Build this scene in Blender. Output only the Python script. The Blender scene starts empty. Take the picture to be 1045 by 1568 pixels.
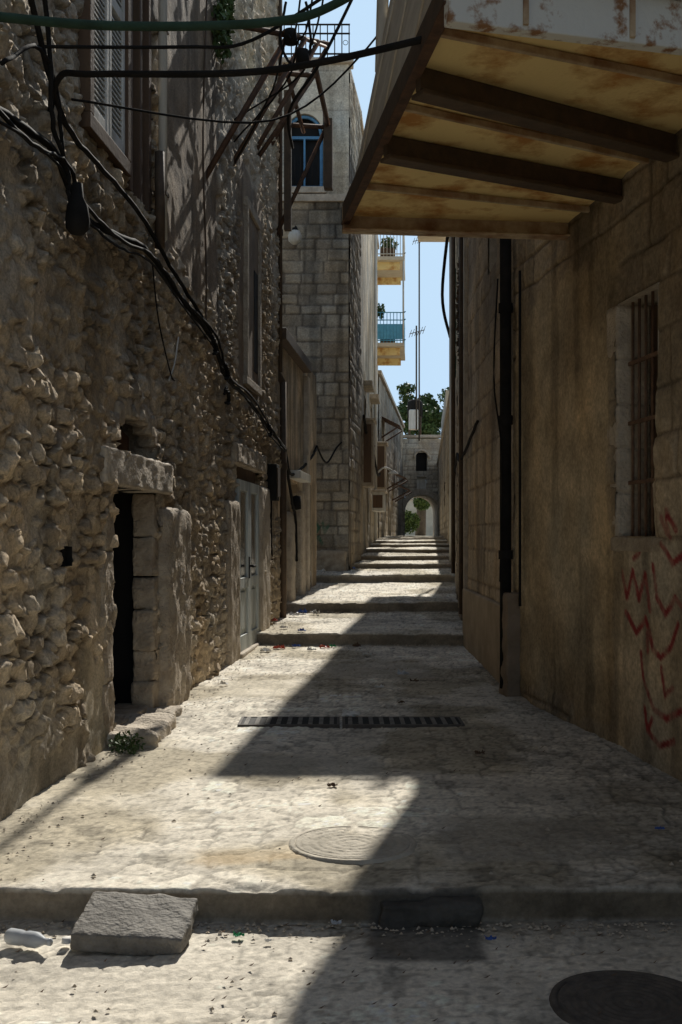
import bpy, math, random
import numpy as np
from mathutils import Vector
random.seed(4)
scn=bpy.context.scene
# ------------------------------------------------------------------ noise helpers
_g={}
def vn(x,y,seed):
    if seed not in _g: _g[seed]=np.random.RandomState(seed).rand(256,256)
    g=_g[seed]
    xi=np.floor(x).astype(int); yi=np.floor(y).astype(int)
    fx=x-xi; fy=y-yi; fx=fx*fx*(3-2*fx); fy=fy*fy*(3-2*fy)
    a=g[xi&255,yi&255]; b=g[(xi+1)&255,yi&255]; c=g[xi&255,(yi+1)&255]; d=g[(xi+1)&255,(yi+1)&255]
    return (a*(1-fx)+b*fx)*(1-fy)+(c*(1-fx)+d*fx)*fy
def fbm(x,y,seed,o=4):
    s=0;a=.5;t=0
    for i in range(o):
        s=s+a*vn(x*2**i+17*i,y*2**i+31*i,seed+i); t+=a; a*=.5
    return s/t
def sst(e0,e1,x):
    t=np.clip((x-e0)/(e1-e0),0,1); return t*t*(3-2*t)
# ------------------------------------------------------------------ materials
MATS={}
def mat(name,c1,c2=None,rough=.8,scale=8.,bump=.3,metal=0.,bscale=40.,lo=.35,hi=.65,streak=False,bdist=.01,spec=.3):
    if name in MATS: return MATS[name]
    m=bpy.data.materials.new(name); m.use_nodes=True; nt=m.node_tree; n=nt.nodes; l=nt.links
    b=n['Principled BSDF']; b.inputs['Roughness'].default_value=rough; b.inputs['Metallic'].default_value=metal
    b.inputs['Specular IOR Level'].default_value=spec
    tc=n.new('ShaderNodeTexCoord'); mp=n.new('ShaderNodeMapping'); l.new(tc.outputs['Object'],mp.inputs['Vector'])
    if streak: mp.inputs['Scale'].default_value=(1,1,.15)
    ns=n.new('ShaderNodeTexNoise'); ns.inputs['Scale'].default_value=scale; ns.inputs['Detail'].default_value=8; ns.inputs['Roughness'].default_value=.65
    l.new(mp.outputs[0],ns.inputs['Vector'])
    cr=n.new('ShaderNodeValToRGB'); cr.color_ramp.elements[0].position=lo; cr.color_ramp.elements[1].position=hi
    if c2 is None: c2=tuple(v*.6 for v in c1)
    cr.color_ramp.elements[0].color=(*c2,1); cr.color_ramp.elements[1].color=(*c1,1)
    l.new(ns.outputs['Fac'],cr.inputs['Fac']); l.new(cr.outputs[0],b.inputs['Base Color'])
    n2=n.new('ShaderNodeTexNoise'); n2.inputs['Scale'].default_value=bscale; n2.inputs['Detail'].default_value=6
    l.new(tc.outputs['Object'],n2.inputs['Vector'])
    bp=n.new('ShaderNodeBump'); bp.inputs['Strength'].default_value=bump; bp.inputs['Distance'].default_value=bdist
    l.new(n2.outputs['Fac'],bp.inputs['Height']); l.new(bp.outputs[0],b.inputs['Normal'])
    MATS[name]=m; return m
def attrmat(name,rough=.92,bump=.5,fs=55.,lo=.62,hi=1.25,bdist=.012):
    if name in MATS: return MATS[name]
    m=bpy.data.materials.new(name); m.use_nodes=True; nt=m.node_tree; n=nt.nodes; l=nt.links
    b=n['Principled BSDF']; b.inputs['Roughness'].default_value=rough
    b.inputs['Specular IOR Level'].default_value=.2
    at=n.new('ShaderNodeAttribute'); at.attribute_name='col'
    tc=n.new('ShaderNodeTexCoord')
    ns=n.new('ShaderNodeTexNoise'); ns.inputs['Scale'].default_value=fs; ns.inputs['Detail'].default_value=8; ns.inputs['Roughness'].default_value=.7
    l.new(tc.outputs['Object'],ns.inputs['Vector'])
    mr=n.new('ShaderNodeMapRange'); mr.inputs['From Min'].default_value=.3; mr.inputs['From Max'].default_value=.7
    mr.inputs['To Min'].default_value=lo; mr.inputs['To Max'].default_value=hi
    l.new(ns.outputs['Fac'],mr.inputs['Value'])
    vm=n.new('ShaderNodeVectorMath'); vm.operation='SCALE'
    l.new(at.outputs['Color'],vm.inputs[0]); l.new(mr.outputs[0],vm.inputs['Scale']); l.new(vm.outputs[0],b.inputs['Base Color'])
    n2=n.new('ShaderNodeTexNoise'); n2.inputs['Scale'].default_value=fs*.5; n2.inputs['Detail'].default_value=9; n2.inputs['Roughness'].default_value=.7
    l.new(tc.outputs['Object'],n2.inputs['Vector'])
    bp=n.new('ShaderNodeBump'); bp.inputs['Strength'].default_value=bump; bp.inputs['Distance'].default_value=bdist
    l.new(n2.outputs['Fac'],bp.inputs['Height']); l.new(bp.outputs[0],b.inputs['Normal'])
    MATS[name]=m; return m
M_rub=attrmat('rubble_stone',bump=.95,bdist=.022,lo=.58,hi=1.3)
M_ash=attrmat('ashlar_stone',bump=.6,fs=30,lo=.58,hi=1.28)
M_pav=attrmat('pavement_concrete',bump=.75,fs=42,lo=.72,hi=1.18)
M_stone=mat('trim_stone',(.50,.42,.315),(.30,.24,.175),scale=7,bump=1,bdist=.025)
M_stonel=mat('trim_stone_light',(.58,.50,.39),(.37,.31,.24),scale=6,bump=.9,bdist=.022)
M_plas=mat('plaster_tan',(.46,.36,.25),(.33,.26,.17),scale=3,bump=.5)
M_plasd=mat('plaster_dark',(.28,.21,.145),(.17,.13,.09),scale=3,bump=.5)
M_cream=mat('plaster_cream',(.66,.59,.46),(.52,.45,.34),scale=2,bump=.3)
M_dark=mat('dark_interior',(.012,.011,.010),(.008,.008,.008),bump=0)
M_rust=mat('rusty_steel',(.13,.07,.04),(.06,.035,.025),rough=.8,scale=12,bump=.4)
M_rustl=mat('rusty_window_bar',(.20,.12,.075),(.11,.065,.045),rough=.8,scale=20,bump=.4)
M_brn=mat('brown_painted_steel',(.11,.072,.043),(.065,.045,.03),rough=.7,scale=10,bump=.2)
M_blk=mat('black_rubber',(.014,.013,.012),(.024,.022,.02),rough=.85,bump=.1,spec=.12)
M_grn=mat('green_cable_sheath',(.05,.095,.065),(.035,.06,.04),rough=.8,bump=.1,spec=.15)
M_wht=mat('white_paint_weathered',(.70,.68,.62),(.46,.44,.38),rough=.7,scale=7,bump=.2,streak=True)
M_pale=mat('pale_door_paint',(.66,.69,.65),(.34,.37,.36),rough=.7,scale=6,bump=.3,streak=True)
M_blue=mat('blue_paint',(.10,.28,.46),(.08,.19,.32),rough=.5,bump=.2)
M_lblue=mat('light_blue_panel',(.12,.42,.62),(.1,.33,.5),rough=.5,bump=.1)
M_ochre=mat('balcony_sheet',(.88,.68,.31),(.52,.25,.07),rough=.8,scale=2.3,bump=.4,lo=.38,hi=.52)
M_och2=mat('balcony_channel',(.56,.45,.30),(.26,.14,.07),rough=.7,scale=5,bump=.3)
M_par=mat('parapet_sheet',(.70,.61,.46),(.50,.41,.29),rough=.7,scale=3,bump=.15)
M_wwash=mat('whitewashed_fascia',(.70,.71,.67),(.30,.16,.08),rough=.8,scale=6,bump=.4,lo=.38,hi=.47)
M_glass=mat('dusty_glass',(.03,.035,.04),(.02,.02,.02),rough=.15,bump=.02)
M_wood=mat('brown_wood',(.15,.092,.052),(.09,.055,.035),rough=.75,scale=6,bump=.3,streak=True)
M_leaf=mat('leaf_green',(.09,.14,.04),(.04,.07,.02),rough=.6,scale=1.2,bump=0)
M_bark=mat('bark',(.12,.09,.06),bump=.8)
M_conc=mat('grey_concrete',(.25,.235,.21),(.14,.13,.115),scale=9,bump=.9,bdist=.02)
M_iron=mat('cast_iron',(.14,.12,.10),(.07,.062,.055),rough=.75,scale=20,bump=.5)
M_mhl=mat('manhole_concrete',(.58,.53,.44),(.38,.345,.28),rough=.9,scale=5,bump=.9,bscale=30,bdist=.015)
M_plastic=mat('clear_plastic',(.55,.58,.6),(.42,.44,.47),rough=.3,bump=0)
M_red=mat('red_wrapper',(.5,.07,.04),(.4,.1,.05),rough=.4,bump=0)
M_grnp=mat('green_plastic',(.03,.3,.12),(.03,.25,.1),rough=.4,bump=0)
M_bluep=mat('blue_plastic',(.05,.12,.4),(.05,.1,.3),rough=.4,bump=0)
M_paper=mat('paper_white',(.72,.70,.66),(.6,.58,.54),rough=.8,bump=0)
# ------------------------------------------------------------------ object helpers
def empty(name,loc=(0,0,0)):
    e=bpy.data.objects.new(name,None); e.location=(0,0,0); e.empty_display_size=.2
    scn.collection.objects.link(e); return e
def mk(name,verts,faces,m,parent=None,bevel=0,smooth=False):
    me=bpy.data.meshes.new(name); me.from_pydata([tuple(v) for v in verts],[],faces); me.update()
    if m: me.materials.append(m)
    o=bpy.data.objects.new(name,me); scn.collection.objects.link(o)
    if parent: o.parent=parent
    if smooth: me.polygons.foreach_set('use_smooth',[True]*len(me.polygons))
    if bevel>0:
        b=o.modifiers.new('b','BEVEL'); b.width=bevel; b.segments=2; b.limit_method='ANGLE'
    return o
HF=[(0,3,2,1),(4,5,6,7),(0,1,5,4),(1,2,6,5),(2,3,7,6),(3,0,4,7)]
def hexa(name,p,m,parent=None,bevel=0): return mk(name,p,HF,m,parent,bevel)
def box(name,x0,x1,y0,y1,z0,z1,m,parent=None,bevel=0):
    return hexa(name,[(x0,y0,z0),(x1,y0,z0),(x1,y1,z0),(x0,y1,z0),(x0,y0,z1),(x1,y0,z1),(x1,y1,z1),(x0,y1,z1)],m,parent,bevel)
def prism(name,pts,z0,z1,m,parent=None,bevel=0):
    n=len(pts); v=[(a,b,z0) for a,b in pts]+[(a,b,z1) for a,b in pts]
    f=[tuple(range(n))[::-1],tuple(range(n,2*n))]+[(i,(i+1)%n,n+(i+1)%n,n+i) for i in range(n)]
    return mk(name,v,f,m,parent,bevel)
def tube_data(pts,r,seg=8):
    pts=[Vector(p) for p in pts]; v=[];f=[]
    up=Vector((0,0,1))
    for i,p in enumerate(pts):
        t=(pts[min(i+1,len(pts)-1)]-pts[max(i-1,0)]).normalized()
        a=t.cross(up)
        if a.length<.05: a=t.cross(Vector((0,1,0)))
        a.normalize(); b=t.cross(a).normalized()
        rr=r[i] if isinstance(r,(list,tuple)) else r
        for k in range(seg):
            an=2*math.pi*k/seg; v.append(p+a*math.cos(an)*rr+b*math.sin(an)*rr)
    for i in range(len(pts)-1):
        for k in range(seg):
            f.append((i*seg+k,i*seg+(k+1)%seg,(i+1)*seg+(k+1)%seg,(i+1)*seg+k))
    f.append(tuple(range(seg))[::-1]); f.append(tuple((len(pts)-1)*seg+k for k in range(seg)))
    return v,f
def tube(name,pts,r,m,parent=None,seg=8):
    v,f=tube_data(pts,r,seg); return mk(name,v,f,m,parent,smooth=True)
def smoothpts(pts,n=6,jit=0):
    P=[Vector(p) for p in pts]; out=[]
    for i in range(len(P)-1):
        p0=P[max(i-1,0)];p1=P[i];p2=P[i+1];p3=P[min(i+2,len(P)-1)]
        for k in range(n):
            t=k/n
            q=.5*((2*p1)+(p2-p0)*t+(2*p0-5*p1+4*p2-p3)*t*t+(3*p1-p0-3*p2+p3)*t**3)
            if jit: q=q+Vector((random.uniform(-jit,jit) for _ in range(3)))
            out.append(q)
    out.append(P[-1]); return out
def cable(name,pts,r,m=None,parent=None,jit=0,n=7): return tube(name,smoothpts(pts,n,jit),r,m or M_blk,parent,seg=7)
def lathe(name,prof,c,m,parent=None,seg=20,axis='z'):
    v=[];f=[]
    for (r,h) in prof:
        for k in range(seg):
            a=2*math.pi*k/seg; q=(r*math.cos(a),r*math.sin(a),h)
            if axis=='y': q=(q[0],q[2],q[1])
            if axis=='x': q=(q[2],q[0],q[1])
            v.append((c[0]+q[0],c[1]+q[1],c[2]+q[2]))
    for i in range(len(prof)-1):
        for k in range(seg): f.append((i*seg+k,i*seg+(k+1)%seg,(i+1)*seg+(k+1)%seg,(i+1)*seg+k))
    return mk(name,v,f,m,parent,smooth=True)
class Wall:
    def __init__(s,p0,s0,p1,s1,n): s.p0=p0;s.s0=s0;s.p1=p1;s.s1=s1;s.n=n
    def P(s,u,z,o=0):
        t=(u-s.s0)/(s.s1-s.s0)
        return (s.p0[0]+t*(s.p1[0]-s.p0[0])+s.n[0]*o, s.p0[1]+t*(s.p1[1]-s.p0[1])+s.n[1]*o, z)
def wbox(W,name,u0,u1,z0,z1,o0,o1,m,parent=None,bevel=0):
    P=W.P
    return hexa(name,[P(u0,z0,o0),P(u1,z0,o0),P(u1,z0,o1),P(u0,z0,o1),P(u0,z1,o0),P(u1,z1,o0),P(u1,z1,o1),P(u0,z1,o1)],m,parent,bevel)
def rough_block(W,name,u0,u1,z0,z1,o0,o1,m,parent,seed=1,amp=.02,res=.05,rnd=.05):
    """worn stone block: subdivided box with rounded, noisy surface"""
    import bmesh
    bm=bmesh.new(); bmesh.ops.create_cube(bm,size=1)
    dims=(u1-u0,z1-z0,o1-o0)
    cuts=max(2,min(34,int(max(dims)/res)))
    bmesh.ops.subdivide_edges(bm,edges=bm.edges[:],cuts=cuts,use_grid_fill=True)
    rs=seed*7.3
    for v in bm.verts:
        c=[v.co.x*dims[0],v.co.y*dims[1],v.co.z*dims[2]]
        h=[d/2 for d in dims]; r=min(rnd,min(h)*.95)
        q=[max(-(h[i]-r),min(h[i]-r,c[i])) for i in range(3)]
        d=Vector((c[0]-q[0],c[1]-q[1],c[2]-q[2]))
        if d.length>1e-6:
            k=d.normalized()*r
            c=[q[0]+k.x,q[1]+k.y,q[2]+k.z]
        nz=(float(fbm(np.array(c[0]*9+rs+c[2]*7),np.array(c[1]*9+rs),60+seed%9,4))-.5)*2*amp
        dn=d.normalized() if d.length>1e-6 else Vector((0,0,0))
        c=[c[i]+dn[i]*nz for i in range(3)]
        u=(u0+u1)/2+c[0]; z=(z0+z1)/2+c[1]; o=(o0+o1)/2+c[2]
        v.co=Vector(W.P(u,z,o))
    me=bpy.data.meshes.new(name); bm.to_mesh(me); bm.free(); me.materials.append(m)
    me.polygons.foreach_set('use_smooth',[True]*len(me.polygons))
    o=bpy.data.objects.new(name,me); scn.collection.objects.link(o); o.parent=parent; return o
def recess(W,parent,u0,u1,z0,z1,depth,mr,mb,name='opening',front=0.0):
    P=W.P
    c=[P(u0,z0,front),P(u1,z0,front),P(u1,z1,front),P(u0,z1,front),P(u0,z0,-depth),P(u1,z0,-depth),P(u1,z1,-depth),P(u0,z1,-depth)]
    mk(name+'_reveal',c,[(0,1,5,4),(1,2,6,5),(2,3,7,6),(3,0,4,7)],mr,parent)
    mk(name+'_back',[c[4],c[5],c[6],c[7]],[(0,1,2,3)],mb,parent)
def grid_mesh(name,X,Y,Z,col,m,parent=None,keep=None):
    nu,nv=X.shape
    co=np.stack([X,Y,Z],-1).reshape(-1,3)
    idx=np.arange(nu*nv).reshape(nu,nv)
    q=np.stack([idx[:-1,:-1],idx[1:,:-1],idx[1:,1:],idx[:-1,1:]],-1)
    q=q[keep] if keep is not None else q.reshape(-1,4)
    me=bpy.data.meshes.new(name); me.from_pydata(co.tolist(),[],q.tolist()); me.update()
    a=me.color_attributes.new('col','FLOAT_COLOR','POINT')
    rgba=np.ones((nu*nv,4),np.float32); rgba[:,:3]=np.clip(col.reshape(-1,3),0,.9); a.data.foreach_set('color',rgba.ravel())
    me.polygons.foreach_set('use_smooth',[True]*len(me.polygons)); me.materials.append(m)
    o=bpy.data.objects.new(name,me); scn.collection.objects.link(o)
    if parent: o.parent=parent
    return o
def voro(gx,gy,asp,seed,pw=3.):
    J=np.random.RandomState(seed).rand(512,512,4)
    bx=np.floor(gx).astype(int); by=np.floor(gy).astype(int); sh=gx.shape
    F1=np.full(sh,9.);F2=np.full(sh,9.);I=np.zeros(sh,int);JJ=np.zeros(sh,int);LX=np.zeros(sh);LY=np.zeros(sh)
    for i in (-1,0,1):
        for j in (-1,0,1):
            cx=bx+i; cy=by+j; r=J[cx&511,cy&511]
            px=cx+.12+.76*r[...,0]; py=cy+.25+.50*r[...,1]
            dx=(gx-px)*asp*(.65+.6*r[...,2]); dy=(gy-py)
            dd=(np.abs(dx)**pw+np.abs(dy)**pw)**(1/pw)
            n1=dd<F1
            F2=np.where(n1,F1,np.minimum(F2,dd)); F1=np.where(n1,dd,F1)
            I=np.where(n1,cx,I);JJ=np.where(n1,cy,JJ);LX=np.where(n1,dx,LX);LY=np.where(n1,dy,LY)
    return F2-F1,J[I&511,JJ&511],LX,LY
def masonry(W,name,parent,us,zs,rowh,wid,amp,c1,c2,cm,seed,m,openings=(),plaster=(),strokes=(),irr=.05,edge=.035,stain=.45,rough=.01,bulge=.0,scol=(.30,.03,.035),rubble=False,smear=.75,sw=(.014,.027)):
    U,Z=np.meshgrid(np.array(us),np.array(zs),indexing='ij')
    wu=U+irr*2*(fbm(U*1.7,Z*2.1,seed+3,3)-.5)+irr*.5*(fbm(U*9,Z*9,seed+13,2)-.5)
    wz=Z+irr*2*(fbm(U*1.3+50,Z*1.9,seed+5,3)-.5)+irr*.5*(fbm(U*8+9,Z*9,seed+23,2)-.5)
    R=np.random.RandomState(seed)
    lowf=fbm(U*.6,Z*.6,seed+70,4); fine=fbm(U*14,Z*14,seed+80,4); mid=fbm(U*4,Z*4,seed+90,3)
    jd=0
    if rubble:
        gx=wu/wid+100; gy=wz/rowh+100; gx=gx+.5*(np.floor(gy)%2)
        dF,r,LX,LY=voro(gx,gy,wid/rowh,seed,5.)
        d=dF*rowh*.5; rnd=r[...,3]; rnd2=(r[...,0]*7.3+r[...,3]*3.1)%1
        t1=(r[...,1]-.5)*2; t2=((r[...,2]*5.7)%1-.5)*2
        ew=edge*(.4+1.2*fbm(U*3,Z*3,seed+40,2)); st=sst(0,1,d/ew)
        hs=amp*(.15+.85*rnd)+amp*.75*(t1*LX+t2*LY)+(mid-.5)*rough*2.2+(fine-.5)*rough*2.3
        hm=(fbm(U*2.2,Z*2.6,seed+44,4)-.50)*amp*2.3+(fine-.5)*rough*1.1
        hst=hs*st-.022*(1-st)
        k=sst(-.006,.006,hst-hm); H=hst*k+hm*(1-k)
        mm=np.clip(((1-k)+k*(1-sst(.1,.7,d/ew))*.5),0,1)[...,None]
        jd=(k*(1-sst(.0,.9,d/ew)))[...,None]
        H=H+bulge*(fbm(U*.8,Z*.8,seed+7,2)-.5)
    else:
        lo,hi=wz.min()-1,wz.max()+1; ed=[lo]
        while ed[-1]<hi: ed.append(ed[-1]+rowh*R.uniform(.65,1.35))
        ed=np.array(ed); ri=np.searchsorted(ed,wz)-1; ri=np.clip(ri,0,len(ed)-2)
        dz=np.minimum(wz-ed[ri],ed[ri+1]-wz); du=np.zeros_like(dz); rnd=np.zeros_like(dz); rnd2=np.zeros_like(dz)
        for r in range(len(ed)-1):
            mk_=ri==r
            if not mk_.any(): continue
            e=[wu.min()-1-R.rand()*wid]
            while e[-1]<wu.max()+1: e.append(e[-1]+wid*R.uniform(.5,1.6)*(ed[r+1]-ed[r])/rowh)
            e=np.array(e); w=wu[mk_]; ci=np.clip(np.searchsorted(e,w)-1,0,len(e)-2)
            du[mk_]=np.minimum(w-e[ci],e[ci+1]-w); h=R.rand(len(e)); h2=R.rand(len(e)); rnd[mk_]=h[ci]; rnd2[mk_]=h2[ci]
        d=du*dz/np.sqrt(du*du+dz*dz+1e-9)
        ew=edge*(.5+fbm(U*3,Z*3,seed+40,2))
        st=sst(0,1,d/ew)
        H=st*amp*(.35+.9*rnd)+(fine-.5)*rough+(mid-.5)*rough*2*st+bulge*(fbm(U*.8,Z*.8,seed+7,2)-.5)
        mm=(1-sst(.25,.9,d/ew))[...,None]
    A=lambda c:np.array(c)[None,None,:]
    t=(rnd2*.7+.3*mid)[...,None]
    col=A(c1)*t+A(c2)*(1-t)
    col=col*(1-mm)+A(cm)*mm
    col=col*(1-.6*jd)
    if not rubble:
        sm=sst(.56,.68,fbm(U*1.1+5,Z*1.4,seed+101,4))[...,None]*smear
        col=col*(1-sm)+A(cm)*sm*1.05; H=H*(1-.6*sm[...,0])
    for (a,b,c,dd,pc) in plaster:
        n=.25*(fbm(U*2,Z*2,seed+33,4)-.5)*2
        k=sst(-.04,.04,np.minimum(np.minimum(U-a,b-U),np.minimum(Z-c,dd-Z))+n)[...,None]
        H=H*(1-k[...,0])+(amp*.7+(mid-.5)*rough)*k[...,0]
        pcol=A(pc)*(.65+.7*mid[...,None]); col=col*(1-k)+pcol*k
    col=col*(1-stain*sst(.42,.7,lowf)[...,None])*(.78+.44*fine[...,None])
    drip=fbm(U*5,Z*.5,seed+111,3)[...,None]; col=col*(1-.38*sst(.5,.75,drip))
    wth=fbm(U*1.6+8,Z*1.2,seed+131,4)[...,None]; col=col*(1+(wth-.5)*np.array((.35,.12,-.22)))
    if len(strokes):
        D=np.full(U.shape,9.)
        for s in strokes:
            for (a,b) in zip(s[:-1],s[1:]):
                ax,az=a;bx_,bz=b; L=(bx_-ax)**2+(bz-az)**2
                tt=np.clip(((U-ax)*(bx_-ax)+(Z-az)*(bz-az))/L,0,1)
                D=np.minimum(D,np.hypot(U-ax-tt*(bx_-ax),Z-az-tt*(bz-az)))
        D=D+.014*(mid-.5)
        k=((1-sst(sw[0],sw[1],D))*(.5+.45*sst(.35,.6,fine)))[...,None]
        col=col*(1-k)+A(scol)*k
    t=(U-W.s0)/(W.s1-W.s0)
    X=W.p0[0]+t*(W.p1[0]-W.p0[0])+W.n[0]*H; Y=W.p0[1]+t*(W.p1[1]-W.p0[1])+W.n[1]*H
    uc=(U[:-1,:-1]+U[1:,1:])/2; zc=(Z[:-1,:-1]+Z[1:,1:])/2; keep=np.ones(uc.shape,bool)
    for op in openings:
        keep&=~((uc>op[0])&(uc<op[1])&(zc>op[2])&(zc<op[3]))
    return grid_mesh(name,X,Y,Z,col,m,parent,keep)
def geo(a,b,r):
    n=int(math.log(b/a)/r)+2; return np.exp(np.linspace(math.log(a),math.log(b),n))
def leaves(name,blobs,n,size,m,parent=None,seed=1):
    R=np.random.RandomState(seed); v=[];f=[]
    tot=sum(b[3]*b[4]*b[5] for b in blobs)
    for (cx,cy,cz,rx,ry,rz) in blobs:
        for i in range(int(n*rx*ry*rz/tot)):
            d=R.normal(size=3); d/=np.linalg.norm(d); r=R.rand()**.45
            c=np.array((cx,cy,cz))+d*r*np.array((rx,ry,rz))
            a=R.normal(size=3); a/=np.linalg.norm(a); b=np.cross(a,R.normal(size=3)); b/=np.linalg.norm(b)
            s=size*R.uniform(.6,1.4); k=len(v)
            v+= [c-a*s,c+b*s*.5,c+a*s,c-b*s*.5]; f.append((k,k+1,k+2,k+3))
    return mk(name,v,f,m,parent)
# ------------------------------------------------------------------ pavement profile
SEG=[(-6,0.0,.03),(4.55,.16,.23),(14,.38,.42),(17.4,.57,.66),(23,.82,.86),(25.6,.98,1.02),(28,1.13,1.16),(30.5,1.26,1.29),(33,1.37,1.40),(36,1.47,1.49),(39.5,1.55,1.57),(43,1.62,1.62),(95,1.62,1.62)]
def gz(y):
    for i in range(len(SEG)-1):
        if SEG[i][0]<=y<SEG[i+1][0]:
            t=(y-SEG[i][0])/(SEG[i+1][0]-SEG[i][0]); return SEG[i][1]+t*(SEG[i][2]-SEG[i][1])
    return 1.62 if y>0 else 0
ys=[];zz=[];rs_=[]
for i in range(len(SEG)-1):
    a,za,zb=SEG[i]; b=SEG[i+1][0]
    if i==0: arr=np.concatenate([np.linspace(-6,2.6,20),geo(2.7,b-.012,.0040)])
    elif b<30: arr=geo(a+.022,b-.012,.0042 if a<16 else .009)
    else: arr=geo(a+.022,b-.012,.02)
    t=(arr-a)/(b-a); z=za+t*(zb-za)
    if i>0:
        zl=SEG[i-1][2]; h=za-zl; nr=9 if i<4 else 3
        for k in range(1,nr):
            q=k/nr; ys.append(a-.001+.004*q); zz.append(zl+(h-.012)*q); rs_.append(1)
        ys+=[a+.006,a+.013]; zz+=[za-.008,za-.002]; rs_+=[.4,0]
    ys+=list(arr); zz+=list(z); rs_+=[0]*len(arr)
    if i<len(SEG)-2: ys+=[b-.003]; zz+=[zb]; rs_+=[.6]
ys=np.array(ys); zz=np.array(zz); rs_=np.array(rs_,float)
xs=np.concatenate([np.linspace(-3.6,-2.2,12)[:-1],np.arange(-2.2,2.8,.016),np.linspace(2.8,8.5,60)])
X,Y=np.meshgrid(xs,ys,indexing='ij'); Zb=np.broadcast_to(zz,X.shape).copy(); RS=np.broadcast_to(rs_,X.shape)
YN=Y+Zb*1.3
wob=.05*(fbm(X*1.1,np.zeros_like(X)+np.round(Y/3),501,3)-.5)
low=fbm(X*.8,Y*.8,510,3); midn=fbm(X*3,YN*3,520,4); fin=fbm(X*16,YN*16,530,4)
chip=sst(.58,.75,fbm(X*6,np.zeros_like(X)+np.round(Y/3)*7,505,3))
ebk=np.zeros_like(X)
for i in range(1,5): ebk=np.maximum(ebk,sst(.05,.0,np.abs(Y-SEG[i][0]-.01)))
Zd=Zb+(low-.5)*.05*sst(0.0,.4,np.abs(Y-4.55))+(midn-.5)*.016*(1-RS)+(fin-.5)*.008-chip*ebk*.018*(1-RS)
yr=(midn-.5)*.03*RS+(fin-.5)*.014*RS
def crack(X,Y,s,sc,w):
    n=np.abs(fbm(X*sc,Y*sc,s,4)-.5); return 1-sst(w*.3,w,n)
ck=crack(X,YN,540,.8,.006)*sst(.45,.6,fbm(X*.7,Y*.7,560,2))
wx=X+.05*(fbm(X*4,YN*4,571,3)-.5); wy=YN+.05*(fbm(X*4+7,YN*4,572,3)-.5)
dF,rr,LX,LY=voro(wx/.30+200,wy/.21+200,1.4,573,4.)
stn=sst(.36,.52,fbm(X*.55+2,Y*.5,575,3))*(1-RS)
jt=(1-sst(.02,.10,dF))*stn
dF2,r2,_,_=voro(wx/.10+100,wy/.085+100,1.2,577,3.)
cbm=sst(.50,.60,fbm(X*.5+9,Y*.6,576,3))*(1-RS)
jt2=(1-sst(.04,.2,dF2))*cbm
Zd-=ck*.010+jt*.007+jt2*.005
Zd+=stn*(rr[...,3]-.5)*.006
c=np.array((.90,.83,.70))[None,None,:]*(.66+.52*midn[...,None])*(.86+.28*low[...,None])
c=c*(1+stn[...,None]*(rr[...,2:3]-.5)*.30)*(1+cbm[...,None]*(r2[...,2:3]-.5)*.22)
c=c*(1-.5*ck[...,None])*(1-.42*(jt*(.3+1.0*midn))[...,None])*(1-.32*jt2[...,None])
spk=sst(.66,.74,vn(X*45,YN*45,580))[...,None]; c=c*(1-.35*spk)
spk=sst(.8,.86,vn(X*38+7,YN*38,581))[...,None]; c=c*(1+.2*spk)
drt=sst(.50,.66,fbm(X*1.3+3,Y*1.0,590,5))[...,None]; c=c*(1-drt*.36)*(1-drt*np.array((0,.04,.14)))
spt=sst(.70,.76,fbm(X*5+3,Y*5,592,3))[...,None]; c=c*(1-spt*.35)
for (px,py,rx,ry,cc) in [(-.25,6.9,.55,.35,(.58,.55,.48)),(.9,5.3,.5,.4,(.48,.44,.38)),(-.7,10.3,.45,.6,(.72,.66,.54)),(.4,11.6,.6,.7,(.50,.46,.39)),(-.9,3.9,.5,.3,(.74,.68,.57))]:
    k=(1-sst(.8,1.0,np.maximum(np.abs(X-px)/rx,np.abs(Y-py)/ry)+.25*(midn-.5)))[...,None]*.5
    c=c*(1-k)+np.array(cc)[None,None,:]*k*(.8+.4*fin[...,None])
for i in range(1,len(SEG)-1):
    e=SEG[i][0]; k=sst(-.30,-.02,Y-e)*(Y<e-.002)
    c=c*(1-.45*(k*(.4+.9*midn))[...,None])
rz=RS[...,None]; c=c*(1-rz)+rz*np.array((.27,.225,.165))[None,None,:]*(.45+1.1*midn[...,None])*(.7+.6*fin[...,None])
og=(sst(.5,.62,fbm(X*2.2,Y*3,600,3))*np.exp(-((Y-4.95)/.16)**2)*sst(-1.1,-.8,X)*(1-sst(.1,.3,X)))[...,None]*.4
c=c*(1-og)+np.array((.6,.42,.21))[None,None,:]*og
og=(np.exp(-((Y-4.22)/.12)**2)*sst(-.5,-.2,X)*(1-sst(.1,.4,X))*.5*sst(.4,.55,midn))[...,None]
c=c*(1-og)+np.array((.55,.38,.2))[None,None,:]*og
ap=(sst(.0,.08,X-.1+.1*midn)*(1-sst(.55,.62,X+.05*midn))*sst(4.1,4.16,Y+.05*fin)*(1-sst(4.56,4.6,Y)))[...,None]*.8
c=c*(1-ap)+np.array((.07,.07,.065))[None,None,:]*ap
# darker towards the right wall along the near stretch
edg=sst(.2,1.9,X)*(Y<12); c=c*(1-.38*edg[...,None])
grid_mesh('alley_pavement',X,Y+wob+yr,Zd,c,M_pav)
tx=np.concatenate([np.linspace(-400,-12,12),np.linspace(-8,14,8),np.linspace(20,400,12)]); ty=np.concatenate([np.linspace(-400,-10,10),np.linspace(-6,95,40),np.linspace(110,500,10)])
TX,TY=np.meshgrid(tx,ty,indexing='ij'); TZ=np.interp(TY,[-400,4,14,23,43,95,500],[-.25,-.12,-.02,.4,1.35,1.45,1.4])
grid_mesh('ground',TX,TY,TZ,np.ones(TX.shape+(3,))*np.array((.38,.32,.24)),M_pav)
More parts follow.
